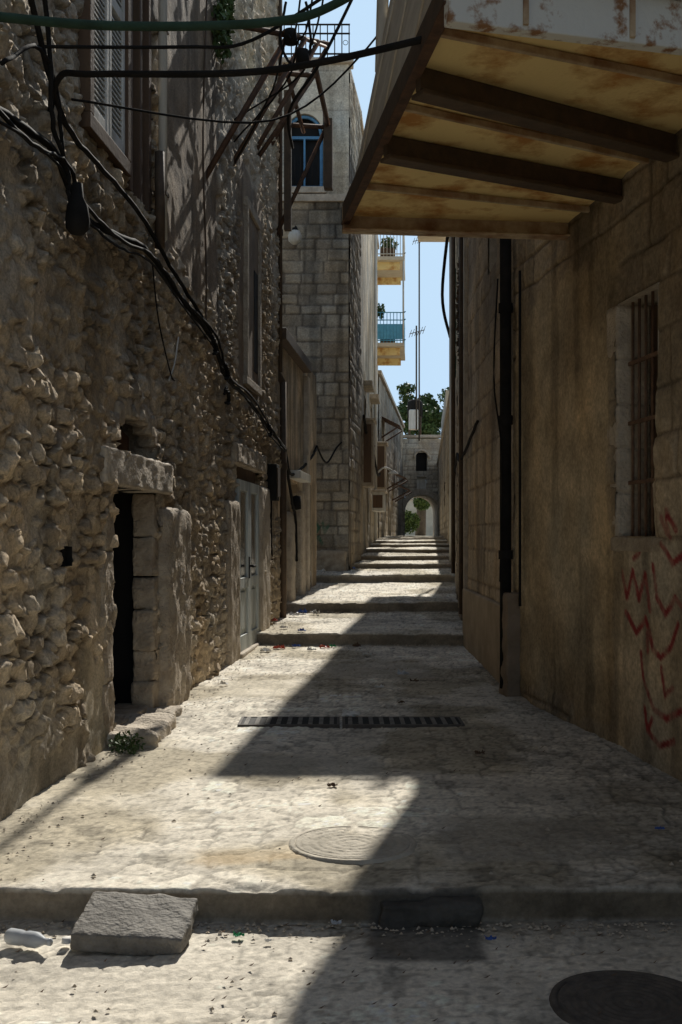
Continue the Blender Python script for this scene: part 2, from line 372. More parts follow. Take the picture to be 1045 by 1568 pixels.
# ------------------------------------------------------------------ LEFT HOUSE (A)
LWx=lambda y:-2.165+.0753*y
LW=Wall((LWx(2.5),2.5),2.5,(LWx(16.4),16.4),16.4,(1,0))
A=empty('rubble_stone_house')
ops=[(7.6,8.88,.0,1.95),(7.7,8.75,2.2,2.38),(7.85,8.6,2.37,2.47),(6.68,6.82,1.42,1.54),(9.75,9.87,1.93,2.03),(12.62,14.22,.0,2.42),(7.05,7.85,4.26,8),(8.05,8.68,4.12,8)]
zA=np.concatenate([np.arange(-.05,5.2,.0135),np.arange(5.2,10.0,.03)])
masonry(LW,'rubble_wall',A,geo(2.5,16.4,.0027),zA,.118,.20,.042,(.80,.67,.49),(.44,.345,.24),(.62,.51,.37),11,M_rub,ops,
  plaster=[(8.95,11.4,3.95,9.9,(.31,.235,.16)),(2,9,5.6,9.9,(.28,.215,.15)),(2.4,6.9,-.1,.35,(.56,.47,.35)),(12.7,14.6,3.3,5.9,(.36,.28,.2)),(7.05,7.6,.1,.8,(.60,.51,.37))],irr=.05,edge=.016,rough=.028,bulge=.07,stain=.30,rubble=True)
prism('house_core',[(LWx(16.38)-.5,16.38),(LWx(-8)-.5,-8),(LWx(-8)-8,-8),(LWx(16.38)-8,16.38)],-.3,9.9,M_plasd,A)
wbox(LW,'end_return',16.3,16.42,-.3,9.95,-.55,-.0,M_plas,A)
wbox(LW,'roof_coping',2.4,16.45,9.95,10.1,-.6,.06,M_stone,A)
wbox(LW,'near_wall',-8,2.6,-.3,9.9,-.55,-.01,M_plas,A)
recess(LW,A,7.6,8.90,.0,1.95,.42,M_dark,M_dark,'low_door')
for i,(z0,z1) in enumerate([(.12,.45),(.45,.7),(.7,1.02),(1.02,1.28),(1.28,1.6),(1.6,1.94)]):
    rough_block(LW,'reveal_stone_%d'%i,8.78+.02*(i%2),8.98,z0,z1-.003,-.15,.02,M_stone,A,i+3,.022,.022,.014)
for i,(z0,z1) in enumerate([(.12,.62),(.62,1.02),(1.02,1.5),(1.5,1.94)]):
    rough_block(LW,'near_jamb_stone_%d'%i,7.36+.05*(i%2),7.60,z0,z1-.004,-.2,.04,M_stone,A,i+13,.016,.03,.015)
rough_block(LW,'stone_lintel',7.3,9.22,1.95,2.20,-.2,.08,M_stonel,A,5,.014,.035,.02)
rough_block(LW,'plastered_far_jamb',8.97,9.80,.0,1.84,-.1,.11,M_stone,A,8,.03,.04,.06)
wbox(LW,'threshold',7.55,8.9,.0,.27,-.3,.0,M_stone,A,.02)
wbox(LW,'door_leaf_edge',7.62,8.0,.27,1.9,-.38,-.32,M_wood,A,.01)
recess(LW,A,7.7,8.75,2.2,2.48,.22,M_stone,M_dark,'relieving_arch')
mk('arch_infill',[LW.P(7.95,2.21,-.1),LW.P(8.5,2.21,-.1),LW.P(8.5,2.36,-.1),LW.P(8.2,2.42,-.1),LW.P(7.95,2.3,-.1)],[(0,1,2,3,4)],M_rust,A)
for i in range(9):
    a=math.pi*(i+.5)/9; cu=8.22-.66*math.cos(a); cz=2.2+.34*math.sin(a)
    rough_block(LW,'voussoir_%d'%i,cu-.09,cu+.09,cz-.07,cz+.09,-.1,.045,M_stone,A,20+i,.014,.035,.02)
recess(LW,A,6.68,6.82,1.42,1.54,.2,M_dark,M_dark,'putlog_hole')
recess(LW,A,9.75,9.87,1.93,2.03,.2,M_dark,M_dark,'putlog_hole_b')
recess(LW,A,12.62,14.22,.0,2.42,.2,M_stone,M_dark,'double_door')
D=empty('double_door')
for k,(a,b) in enumerate([(12.66,13.43),(13.45,14.2)]):
    wbox(LW,'leaf_%d'%k,a,b,.27,2.26,-.02,.02,M_pale,D,.005)
    for (s,t) in [(a,a+.1),(b-.1,b)]: wbox(LW,'stile',s,t,.27,2.26,.02,.05,M_pale,D,.004)
    for (s,t) in [(.27,.45),(1.0,1.12),(2.14,2.26)]: wbox(LW,'rail',a+.1,b-.1,s,t,.02,.047,M_pale,D,.004)
    wbox(LW,'glass_slot',a+.24,b-.24,1.15,2.12,.022,.030,M_glass,D)
    wbox(LW,'lower_panel',a+.2,b-.2,.52,.95,.02,.036,M_pale,D,.004)
wbox(LW,'meeting_gap',13.43,13.45,.27,2.26,-.02,.0,M_blk,D)
wbox(LW,'handle_plate',13.34,13.41,1.1,1.36,.05,.06,M_blk,D)
cable('handle_lever',[LW.P(13.38,1.25,.05),LW.P(13.38,1.25,.12),LW.P(13.18,1.25,.125)],.016,M_blk,D)
wbox(LW,'door_step',12.6,14.25,.05,.27,-.18,.10,M_stonel,D,.02)
rough_block(LW,'jamb_near',11.95,12.62,.1,2.0,-.1,.075,M_stone,A,31,.014,.05,.04)
rough_block(LW,'jamb_far',14.22,15.0,.1,2.25,-.1,.085,M_stonel,A,32,.014,.05,.04)
rough_block(LW,'door_lintel',12.3,14.7,2.42,2.66,-.12,.09,M_stone,A,33,.018,.05,.03)
wbox(LW,'transom',12.64,14.2,2.27,2.42,-.15,.0,M_wood,A,.005)
recess(LW,A,7.05,7.85,4.26,8,.3,M_plasd,M_dark,'shutter_window')
S=empty('window_shutter')
for k,(a,b) in enumerate([(7.06,7.44),(7.46,7.84)]):
    for (s,t) in [(a,a+.05),(b-.05,b)]: wbox(LW,'stile',s,t,4.28,6.2,.0,.05,M_wht,S,.004)
    for (s,t) in [(4.28,4.36),(5.2,5.28),(6.12,6.2)]: wbox(LW,'rail',a+.05,b-.05,s,t,.0,.048,M_wht,S,.004)
    z=4.38
    while z<6.1:
        P=LW.P
        if not 5.17<z<5.29:
            hexa('louvre',[P(a+.05,z,.0),P(b-.05,z,.0),P(b-.05,z-.012,.04),P(a+.05,z-.012,.04),P(a+.05,z+.012,.0),P(b-.05,z+.012,.0),P(b-.05,z,.04),P(a+.05,z,.04)],M_wht,S)
        z+=.038
for (a,b,c,d) in [(6.96,7.05,4.27,8),(7.85,7.94,4.27,8),(6.96,7.94,4.17,4.27)]: wbox(LW,'shutter_surround',a,b,c,d,-.05,.07,M_wood,S,.006)
recess(LW,A,8.05,8.68,4.12,8,.25,M_plasd,M_wood,'panelled_window')
for (a,b) in [(8.05,8.13),(8.33,8.40),(8.60,8.68)]: wbox(LW,'board',a,b,4.12,8,-.2,.03,M_wood,A,.004)
P_=empty('drain_pipe'); tube('pipe',[LW.P(8.8,3.95,.09),LW.P(8.8,9.8,.09)],.035,M_wht,P_)
tube('lower_pipe',[LW.P(8.66,3.85,.1),LW.P(8.66,4.6,.1)],.04,M_brn,P_)
for z in (4.3,5.6,7): wbox(LW,'clip',8.75,8.85,z,z+.03,0,.13,M_brn,P_)
for (a,b,c,d) in [(13.1,13.2,3.5,5.5),(14.1,14.2,3.5,5.5),(13.1,14.2,5.5,5.62),(13.05,14.25,3.4,3.5)]: wbox(LW,'blind_window_frame',a,b,c,d,.0,.08,M_stone,A,.01)
wbox(LW,'blind_window_infill',13.2,14.1,3.5,5.5,.0,.05,M_plasd,A)
wbox(LW,'slot_window',13.75,14.02,3.65,4.9,.03,.058,M_dark,A)
WY=Wall((0,0),0,(0,1),1,(1,0))
rough_block(WY,'door_step_stone',7.45,8.35,.08,.27,-1.74,-1.24,M_stonel,None,41,.04,.03,.04)
rough_block(WY,'door_step_stone',8.45,8.95,.1,.24,-1.57,-1.29,M_stonel,None,42,.04,.03,.03)
leaves('weed',[(-1.42,7.35,.22,.12,.1,.09),(-1.35,7.25,.2,.06,.05,.05)],300,.016,M_leaf,seed=3)
leaves('wall_fern',[LW.P(11.3,6.75,.1)+(.12,.25,.3),LW.P(11.6,7.1,.1)+(.1,.3,.2)],700,.04,M_leaf,seed=5)
BR=empty('steel_awning_frame')
def bar(a,b,w=.03): tube('bar',[a,b],w,M_rust,BR,seg=4)
for y in (11.2,12.8,14.4,16.0):
    zt=1.6+.425*y+.45
    bar(LW.P(y,zt,0),LW.P(y+.1,zt-.1,.78)); bar(LW.P(y-.3,zt-1.7,0),LW.P(y+.1,zt-.1,.78))
for y in (14.2,16.0):
    bar(LW.P(y,5.9 if y>15 else 6.4,0),LW.P(y,7.5,.75)); bar(LW.P(y,7.55,0),LW.P(y,7.5,.78),.035)
bar(LW.P(11.2,6.7,.75),LW.P(16.1,8.7,.75),.025)
bar(LW.P(14.0,7.55,.78),LW.P(16.2,7.5,.78),.035); bar(LW.P(14.0,7.55,.4),LW.P(16.2,7.5,.4),.03)
wbox(LW,'hanging_plate',15.9,16.05,6.6,7.6,.72,.84,M_brn,BR); wbox(LW,'hanging_plate',15.9,16.0,6.0,8.0,.15,.25,M_brn,BR)
def WC(l,o=.09): return [LW.P(a,b,o) for a,b in l]
main=[(5.0,3.62),(5.66,3.70),(6.24,3.74),(6.63,3.54),(7.43,3.62),(8.27,3.73),(9.44,3.61),(10.8,3.52),(11.5,3.27),(13,3.2),(14.7,3.04),(16.3,2.92)]
cable('wall_cable',WC(main,.10),.022,jit=.005)
cable('wall_cable',WC([(a+.1,b+.06*math.sin(a*3)) for a,b in main],.12),.013,jit=.006)
cable('wall_cable',WC([(a,b-.06+.04*math.sin(a*5)) for a,b in main],.12),.009,jit=.006)
cable('wall_cable',WC([(5.3,4.8),(5.9,4.35),(6.3,4.0),(7.0,3.95),(7.9,3.95),(9.0,3.8),(10.2,3.65),(11.0,3.5)],.1),.017,jit=.006)
cable('wall_cable',WC([(5.5,4.7),(6.0,4.5),(6.1,3.9),(6.35,3.7),(6.4,3.45)],.12),.014,jit=.008)
cable('wall_cable',WC([(5.4,3.9),(5.9,4.2),(6.2,4.1),(6.3,3.75),(6.5,3.6),(6.8,3.5)],.11),.012,jit=.008)
cable('wall_cable',WC([(8.5,3.7),(8.7,3.3),(9.1,2.95),(9.25,2.9)],.08),.006)
cable('wall_cable',WC([(9.1,2.88),(9.3,3.05),(9.45,3.3)],.07),.007,M_wht)
cable('wall_cable',WC([(10.7,3.5),(10.75,4.2),(10.6,5.5),(10.9,7.5)],.05),.010,M_brn)
for (a,b) in [(10.75,3.45),(11.4,3.3),(11.45,3.05),(14.6,3.0),(6.6,3.5)]:
    for k in range(2): cable('cable_knot',WC([(a-.1,b+.05*k),(a,b+.08-.05*k),(a+.08,b-.04),(a-.02,b-.08)],.12+.02*k),.013,jit=.01)
lathe('cable_junction_bell',[(.0,.17),(.03,.16),(.035,.08),(.06,.03),(.07,-.05),(.065,-.10),(.04,-.13),(0,-.135)],LW.P(6.38,3.47,.17),M_blk)
BX=empty('electric_meter_box')
wbox(LW,'box_body',15.2,15.5,2.1,2.6,.0,.14,M_blk,BX,.01); cable('lead',WC([(15.3,2.1),(15.3,1.7),(15.4,1.2)],.05),.015,parent=BX); wbox(LW,'lid',15.22,15.48,2.15,2.55,.14,.155,M_brn,BX,.004)
DP=empty('drain_pipe'); tube('pipe',[(-.86,16.5,.25),(-.86,16.5,3.9)],.05,M_brn,DP); lathe('collar',[(.065,0),(.065,.1)],(-.86,16.5,2.6),M_brn,DP); tube('elbow',[(-.86,16.5,3.88),(-.95,16.55,4.05),(-1.05,16.6,4.3)],.05,M_brn,DP)
dp=empty('drain_pipe'); tube('pipe',[LW.P(16.2,4,.06),LW.P(16.2,9.9,.06)],.03,M_brn,dp); lathe('collar',[(.042,0),(.042,.08)],LW.P(16.2,6,.06),M_brn,dp)
# ------------------------------------------------------------------ B low plaster house
B=empty('low_plaster_house')
BW_=Wall((-.98,16.5),16.5,(-.50,22.2),22.2,(1,0))
masonry(BW_,'plaster_wall',B,np.linspace(16.45,22.2,220),np.arange(.1,4.8,.03),.4,.6,.012,(.58,.47,.35),(.45,.35,.26),(.48,.39,.3),35,M_ash,[(18.2,19.1,.5,2.5),(20.3,21.2,.6,2.6)],plaster=[(16,23,0,5,(.60,.48,.34))],stain=.5,bulge=.05)
recess(BW_,B,18.2,19.1,.5,2.5,.3,M_plas,M_dark,'doorway'); recess(BW_,B,20.3,21.2,.6,2.6,.3,M_plas,M_wood,'doorway')
rough_block(BW_,'jamb',17.75,18.2,.4,2.0,-.1,.10,M_stonel,B,51,.02,.06); rough_block(BW_,'jamb',19.1,19.6,.4,2.4,-.1,.10,M_stonel,B,52,.02,.06)
wbox(BW_,'ledge',18.0,19.5,2.55,2.68,-.05,.2,M_wht,B,.01); wbox(BW_,'lintel',16.55,20.0,4.55,4.72,-.1,.16,M_brn,B,.01)
wbox(BW_,'pier',20.0,20.3,.3,4.5,-.1,.10,M_stonel,B,.02)
prism('core',[(-1.35,16.45),(-.85,22.2),(-6,22.2),(-6,16.45)],-.2,4.75,M_plas,B)
cable('wall_cable',[(-.84,16.6,2.95),(-.80,17.5,2.6),(-.70,19,2.75),(-.56,21,3.1),(-.48,22.1,3.4)],.024,jit=.006)
cable('wall_cable',[(-.84,16.6,2.9),(-.78,17.5,2.2),(-.74,18.0,1.9),(-.72,18.1,1.2)],.024,jit=.006)
cable('overhead_cable',[(-.48,22.0,3.4),(-.30,23.2,3.15),(-.05,24.2,3.6),(.3,26,4.0)],.02)
lathe('meter_canister',[(0,.12),(.07,.1),(.08,-.1),(0,-.12)],(-.72,17.9,2.15),M_blk)
# ------------------------------------------------------------------ C stone tower house
C=empty('stone_tower_house')
CW=Wall((-3.5,24.5),-3.5,(.17,24.5),.17,(0,-1))
masonry(CW,'ashlar_front',C,np.arange(-3.5,.19,.026),np.arange(.3,9.0,.032),.27,.42,.035,(.50,.43,.32),(.22,.185,.14),(.16,.135,.105),21,M_ash,irr=.02,edge=.03,stain=.5,rough=.016,smear=.3,
  strokes=[[(-.62,1.75),(-.55,1.9),(-.48,1.8),(-.56,1.68),(-.62,1.75)],[(-.4,1.9),(-.36,1.7),(-.28,1.85)],[(-.6,1.5),(-.5,1.6),(-.42,1.45)]],scol=(.05,.14,.09),sw=(.02,.045))
masonry(CW,'upper_front',C,np.arange(-3.5,.19,.035),np.arange(9.12,12.05,.035),.3,.5,.01,(.70,.62,.49),(.60,.53,.41),(.48,.42,.33),22,M_ash,[(-1.22,-.40,9.3,10.98)],irr=.004,edge=.015,stain=.2,rough=.005)
wbox(CW,'string_course',-3.5,.2,8.98,9.14,-.1,.10,M_stonel,C,.01)
CS=Wall((.17,24.5),24.5,(.47,27.4),27.4,(1,0))
masonry(CS,'ashlar_side',C,np.linspace(24.49,27.4,70),np.arange(.3,12.05,.04),.27,.42,.03,(.5,.44,.34),(.3,.25,.19),(.22,.18,.14),23,M_ash,irr=.012,edge=.03,stain=.4,rough=.01)
prism('core',[(-3.5,24.95),(.12,24.95),(.12,24.56),(.14,24.56),(.42,27.4),(-3.5,27.4)],-.2,12.0,M_plas,C)
wbox(CW,'coping',-3.5,.28,12.03,12.15,-.3,.10,M_stonel,C,.02)
prism('roof_slab',[(-3.5,24.82),(.2,24.82),(.5,27.4),(-3.5,27.4)],12.02,12.14,M_stonel,C)
rough_block(CW,'battered_base',-1.2,.12,.5,1.3,-.1,.05,M_stone,C,61,.03,.06)
recess(CW,C,-1.22,-.40,9.3,10.98,.25,M_blue,M_dark,'arched_window')
n=14;cx=-.81;r0=.41;vv=[];ff=[]
for i in range(n+1):
    a=math.pi*i/n; x=cx-r0*math.cos(a); z=10.5+r0*math.sin(a)*1.08
    vv+=[CW.P(x,z,.004),CW.P(x,10.99,.004),CW.P(x,z,-.2)]
for i in range(n): ff+=[(3*i,3*i+3,3*i+4,3*i+1),(3*i,3*i+2,3*i+5,3*i+3)]
mk('arch_spandrel',vv,ff,M_cream,C)
for (a,b,c_,d) in [(-1.22,-1.15,9.3,10.6),(-.47,-.40,9.3,10.6),(-.83,-.79,9.38,10.42),(-1.15,-.47,9.3,9.38),(-1.15,-.47,10.42,10.48)]: wbox(CW,'frame',a,b,c_,d,-.2,-.12,M_blue,C)
tube('arch_frame',[CW.P(cx-.37*math.cos(math.pi*i/12),10.5+.40*math.sin(math.pi*i/12),-.1) for i in range(13)],.04,M_blue,C)
for i in range(6): tube('guard_bar',[CW.P(-1.15+.13*i,9.35,.06),CW.P(-1.15+.13*i,10.0,.06)],.010,M_blk,C,6)
wbox(CW,'sill',-1.3,-.32,9.16,9.3,-.05,.12,M_stonel,C,.01)
RL=empty('roof_railing')
for z in (12.3,12.75,12.95): tube('rail',[(-1.9,24.6,z),(.2,24.6,z)],.02,M_blk,RL,6)
for i in range(14):
    x=-1.9+i*.16; tube('baluster',[(x,24.6,12.1),(x,24.6,12.95)],.012,M_blk,RL,6)
    if i%3==0: lathe('ornament',[(.05,-.01),(.06,0),(.05,.01)],(x+.08,24.6,12.55),M_blk,RL,10,'y')
WL=empty('wall_lamp'); lathe('globe',[(0,.16),(.1,.14),(.15,.04),(.14,-.08),(.06,-.15),(0,-.16)],(-1.0,24.1,8.1),M_wht,WL); tube('arm',[(-1.0,24.1,8.25),(-1.0,24.5,8.45)],.02,M_blk,WL); lathe('cap',[(.08,0),(.05,.06),(0,.07)],(-1.0,24.1,8.25),M_blk,WL)
# ------------------------------------------------------------------ D, E, F
Dh=empty('plastered_house')
DW=Wall((.45,27.4),27.4,(1.32,40),40,(1,0))
masonry(DW,'wall',Dh,np.linspace(27.4,40,160),np.arange(.9,12.0,.06),.3,.5,.02,(.60,.52,.40),(.40,.34,.25),(.40,.34,.25),41,M_ash,[(29.5,30.6,3.6,5.4),(33.5,34.6,3.8,5.6),(31,32,1.2,3.3)],plaster=[(27,41,6,13,(.62,.55,.43))],stain=.4,irr=.02)
for (a,b,c_,d) in [(29.5,30.6,3.6,5.4),(33.5,34.6,3.8,5.6),(31,32,1.2,3.3)]: recess(DW,Dh,a,b,c_,d,.25,M_stonel,M_dark,'window')
prism('core',[(.12,27.45),(.95,40),(-5,40),(-5,27.45)],-.2,11.95,M_plas,Dh)
wbox(DW,'coping',27.4,40.1,11.98,12.12,-.6,.06,M_stonel,Dh)
wbox(DW,'end_return',39.9,40.1,0,11.97,-.6,-.01,M_cream,Dh)
for (a,b,z,w) in [(29.3,30.8,5.6,.5),(33.3,34.8,5.75,.55)]: wbox(DW,'stone_hood',a,b,z,z+.14,-.05,w*.5,M_stonel,Dh,.02)
for k,(z0,mp) in enumerate([(8.0,M_lblue),(10.85,M_wht)]):
    b_=empty('house_balcony')
    wbox(DW,'slab',36.6,39.6,z0-.12,z0,-.05,1.0,M_cream,b_,.01); wbox(DW,'under_beam',36.9,37.05,z0-.35,z0-.12,-.05,.85,M_ochre,b_); wbox(DW,'under_beam',39.1,39.25,z0-.35,z0-.12,-.05,.85,M_ochre,b_)
    if k==0:
        wbox(DW,'panel',36.62,36.66,z0+.12,z0+.62,.1,.95,mp,b_); wbox(DW,'front_panel',36.66,39.6,z0+.12,z0+.62,.95,.98,mp,b_)
    for zt in (z0+.08,z0+.75,z0+1.0): cable('rail',[DW.P(36.62,zt,0),DW.P(36.62,zt,.97),DW.P(36.7,zt,.98),DW.P(39.6,zt,.98)],.018,M_lblue if k==0 else M_wht,b_,n=2)
    for i in range(9): tube('baluster',[DW.P(36.62,z0,.1+i*.11),DW.P(36.62,z0+1.0,.1+i*.11)],.012,M_lblue if k==0 else M_wht,b_,6)
    for i in range(12): tube('baluster',[DW.P(36.8+i*.24,z0,.98),DW.P(36.8+i*.24,z0+1.0,.98)],.012,M_lblue if k==0 else M_wht,b_,6)
    tube('post',[DW.P(36.62,z0,.97),DW.P(36.62,z0+2.7,.97)],.03,M_wht,b_,6)
    wbox(DW,'flower_box',36.7,36.95,z0+.05,z0+.3,.2,.7,M_wood,b_,.01)
leaves('balcony_plant',[DW.P(36.9,11.3,.5)+(.3,.2,.3),DW.P(36.9,9.1,.2)+(.15,.2,.3)],400,.07,M_leaf,seed=9)
DPP=empty('drain_pipe'); tube('pipe',[DW.P(36.0,1.5,.08),DW.P(36.0,11.9,.08)],.05,M_wht,DPP); lathe('hopper',[(.06,0),(.12,.2),(.12,.25)],DW.P(36,11.8,.08),M_wht,DPP)
Eh=empty('stone_house')
EW=Wall((1.36,40.1),40.1,(3.35,60),60,(1,0))
masonry(EW,'wall',Eh,np.linspace(40.1,60,160),np.arange(1.2,7.5,.07),.3,.5,.02,(.60,.53,.41),(.40,.34,.26),(.36,.30,.23),43,M_ash,[(42,43,3.9,5.6),(45.5,46.3,1.6,3.6),(50,51,3.9,5.4)],stain=.4,irr=.02)
for o_ in [(42,43,3.9,5.6),(45.5,46.3,1.6,3.6),(50,51,3.9,5.4)]: recess(EW,Eh,*o_,.25,M_stonel,M_dark,'window')
prism('core',[(1.0,40.15),(3.0,60),(-4,60),(-4,40.15)],-.2,7.45,M_plas,Eh)
wbox(EW,'coping',40.1,60,7.48,7.62,-.5,.1,M_stonel,Eh)
for (a,z,w) in [(41.5,6.1,.7),(44.5,4.3,.8),(49,4.0,.8)]:
    aw=empty('tin_awning'); P=EW.P
    hexa('sheet',[P(a,z-.35,w),P(a+2,z-.35,w),P(a+2,z,0),P(a,z,0),P(a,z-.33,w),P(a+2,z-.33,w),P(a+2,z+.02,0),P(a,z+.02,0)],M_rust,aw); tube('strut',[P(a,z-.8,0),P(a,z-.35,w)],.03,M_rust,aw); tube('strut',[P(a+2,z-.8,0),P(a+2,z-.35,w)],.03,M_rust,aw)
for (a,b,z0,z1,w,m_) in [(28.6,29.6,2.9,4.6,.3,M_stone),(34.5,36,2.4,3.0,.4,M_wht),(38,39.5,3.2,4.8,.35,M_plas)]:
    q=empty('wall_cabinet'); wbox(DW,'body',a,b,z0,z1,0,w,m_,q,.02); wbox(DW,'ledge',a-.05,b+.05,z1,z1+.06,0,w+.06,M_stonel,q,.01); wbox(DW,'door',a-.012,a,z0+.1,z1-.1,.05,w-.05,M_wood,q)
for i,(y,z) in enumerate([(30,4.6),(36,4.2)]):
    cable('wall_cable',[DW.P(y-2.5,z,.1),DW.P(y,z-.6,.15),DW.P(y+3,z-.3,.15)],.035,jit=.01)
sl=empty('wall_lamp'); cable('arm',[DW.P(37,3.6,0),DW.P(37,3.9,.3),DW.P(37,3.8,.6)],.03,M_wht,sl); lathe('shade',[(.05,.1),(.16,0),(.17,-.03)],DW.P(37,3.72,.62),M_wht,sl)
F=empty('archway_house')
FW=Wall((1.0,60),1.0,(8.0,60),8.0,(0,-1))
ac,ar,az=4.38,.92,2.95
fo=[(ac-ar,ac+ar,1.5,az+ar)]+[(4.05,4.65,5.15,6.15),(4.1,4.6,4.2,4.85)]
masonry(FW,'ashlar_front',F,np.arange(1.0,8.0,.05),np.arange(1.3,6.95,.05),.28,.42,.03,(.68,.61,.49),(.46,.40,.31),(.35,.3,.24),51,M_ash,fo,irr=.015,edge=.035,stain=.3)
vv=[];ff=[];n=16
for i in range(n+1):
    a=math.pi*i/n; x=ac-ar*math.cos(a); z=az+ar*math.sin(a)
    vv+=[FW.P(x,z,.02),FW.P(x,az+ar+.02,.02),FW.P(x,z,-4)]
for i in range(n): ff+=[(3*i,3*i+3,3*i+4,3*i+1),(3*i,3*i+2,3*i+5,3*i+3)]
mk('arch_vault',vv,ff,M_stone,F)
for i in range(11):
    a=math.pi*(i+.5)/11; da=math.pi/11*.47
    pp=[(ac-r_*math.cos(a+s_*da),az+r_*math.sin(a+s_*da)) for r_,s_ in [(ar,-1),(ar+.3,-1),(ar+.3,1),(ar,1)]]
    hexa('voussoir',[FW.P(*p,.025) for p in pp]+[FW.P(*p,.09) for p in pp],M_stonel,F,.01)
mk('passage_side',[FW.P(ac-ar,1.5,0),FW.P(ac-ar,az,0),FW.P(ac-ar,az,-4),FW.P(ac-ar,1.5,-4)],[(0,1,2,3)],M_stone,F)
mk('passage_side',[FW.P(ac+ar,1.5,0),FW.P(ac+ar,az,0),FW.P(ac+ar,az,-4),FW.P(ac+ar,1.5,-4)],[(0,1,2,3)],M_stone,F)
recess(FW,F,4.05,4.65,5.15,6.15,.25,M_stonel,M_dark,'window'); recess(FW,F,4.1,4.6,4.2,4.85,.2,M_stonel,M_wht,'window_small')
tube('window_hood',[FW.P(4.35-.4*math.cos(math.pi*i/10),5.85+.42*math.sin(math.pi*i/10),.06) for i in range(11)],.07,M_stonel,F)
prism('core_left',[(1.0,60.5),(ac-ar-.05,60.5),(ac-ar-.05,64),(1.0,64)],0,6.9,M_stone,F); prism('core_right',[(ac+ar+.05,60.5),(9,60.5),(9,64),(ac+ar+.05,64)],0,6.9,M_stone,F)
box('core_top',1,9,60.52,64,4.9,6.94,M_stone,F); wbox(FW,'parapet',.9,8.1,6.95,7.1,-.4,.1,M_stonel,F,.02)
T=empty('roof_water_tank'); lathe('tank',[(0,1.1),(.3,1.08),(.42,.95),(.42,.1),(0,.1)],(4.1,61.6,8.1),M_blk,T); box('solar_boiler',3.75,4.25,61.0,61.5,7.5,8.6,M_wht,T,.05)
for (a,b) in [(3.8,61.3),(4.4,61.3),(3.8,61.9),(4.4,61.9)]: tube('leg',[(a,b,7),(a,b,8.25)],.04,M_brn,T,6)
TR=empty('leafy_tree')
tube('trunk',[(5.0,70,1.5),(5.1,70,4),(4.9,70.1,6.5),(5.2,70,8.5)],[.35,.28,.2,.1],M_bark,TR)
for (a,b,c_) in [(3.8,69.6,8.6),(6.3,70.2,8.8),(5.4,69.4,9.6),(4.4,70.5,9.4)]: tube('limb',[(5.0,70,6.3),((5+a)/2,(70+b)/2,7.4),(a,b,c_)],[.14,.09,.04],M_bark,TR)
R=np.random.RandomState(77); bl=[]
for i in range(60): bl.append((5.2+R.normal()*1.2,70+R.normal()*1.0,8.9+R.normal()*.95,R.uniform(.35,.85),R.uniform(.4,.8),R.uniform(.25,.5)))
leaves('crown',bl,13000,.12,M_leaf,TR,seed=8)
leaves('garden_shrub',[(4.1,67.5,2.5,.7,.5,.7),(5.0,68,3.7,.6,.5,.5),(3.6,68,2.2,.5,.5,.5)],2200,.11,mat('sunlit_leaf',(.14,.2,.05),(.07,.11,.03),bump=0),seed=12)
gw=empty('garden_wall'); box('wall',-1,12,78,78.5,1.4,4.2,M_cream,gw); box('coping',-1.1,12.1,77.9,78.6,4.2,4.35,M_stonel,gw,.02)
# ------------------------------------------------------------------ RIGHT near house R1
Rx=lambda y:2.845-.13*y
RW=Wall((Rx(2.5),2.5),2.5,(Rx(9.95),9.95),9.95,(-1,0))
R1=empty('plastered_stone_house')
strk=[[(7.40,1.36),(7.32,1.20),(7.22,1.38),(7.13,1.20),(7.03,1.36),(6.95,1.14)],[(7.34,1.10),(7.16,.98),(7.02,1.08),(6.9,.90),(6.78,.86),(6.64,.94),(6.54,1.08)],[(6.9,1.42),(6.84,1.22),(6.72,1.13),(6.58,1.24),(6.46,1.18)],[(7.08,.86),(7.02,.68),(6.88,.53),(6.7,.50),(6.5,.58)],[(6.77,.80),(6.72,.64),(6.6,.7)],[(6.76,1.56),(6.62,1.44),(6.46,1.5)],[(6.74,1.72),(6.65,1.60),(6.67,1.76),(6.54,1.64)],[(7.0,.98),(6.98,.88)],[(7.02,.52),(6.98,.38),(6.8,.32),(6.6,.38)],[(6.98,.38),(6.9,.47)],[(7.2,1.46),(7.12,1.5)]]
masonry(RW,'wall_face',R1,geo(2.5,9.95,.0024),np.arange(-.05,7.2,.014),.30,.5,.016,(.58,.46,.305),(.41,.32,.215),(.29,.22,.145),81,M_ash,[(6.85,7.5,1.6,3.17)],plaster=[(2,8.4,-.1,1.5,(.54,.45,.32)),(7.6,9.9,.3,3.6,(.55,.43,.27))],strokes=strk,irr=.03,edge=.02,stain=.42,rough=.022,bulge=.06)
prism('core',[(Rx(9.9)+.4,9.9),(Rx(-8)+.4,-8),(Rx(-8)+8,-8),(Rx(9.9)+8,9.9)],-.3,7.15,M_plas,R1)
wbox(RW,'near_wall',-8,2.6,-.3,7.1,-.45,-.01,M_plas,R1); wbox(RW,'coping',-8,9.95,7.15,7.3,-.6,.08,M_stonel,R1)
recess(RW,R1,6.85,7.5,1.6,3.17,.32,M_stonel,M_dark,'barred_window')
wbox(RW,'window_pane',6.86,7.49,1.62,3.15,-.26,-.24,M_glass,R1)
for (a,b,c_,d) in [(6.86,6.92,1.62,3.15),(7.41,7.47,1.62,3.15),(7.14,7.19,1.62,3.15)]: wbox(RW,'casement',a,b,c_,d,-.24,-.21,M_wood,R1)
WG=empty('window_grille')
for i in range(6): tube('bar',[RW.P(6.89+i*.108,1.6,-.075),RW.P(6.89+i*.108,3.17,-.075)],.010,M_rustl,WG,6)
for z in (1.95,2.35,2.75): wbox(RW,'flat',6.85,7.5,z,z+.025,-.085,-.064,M_rustl,WG)
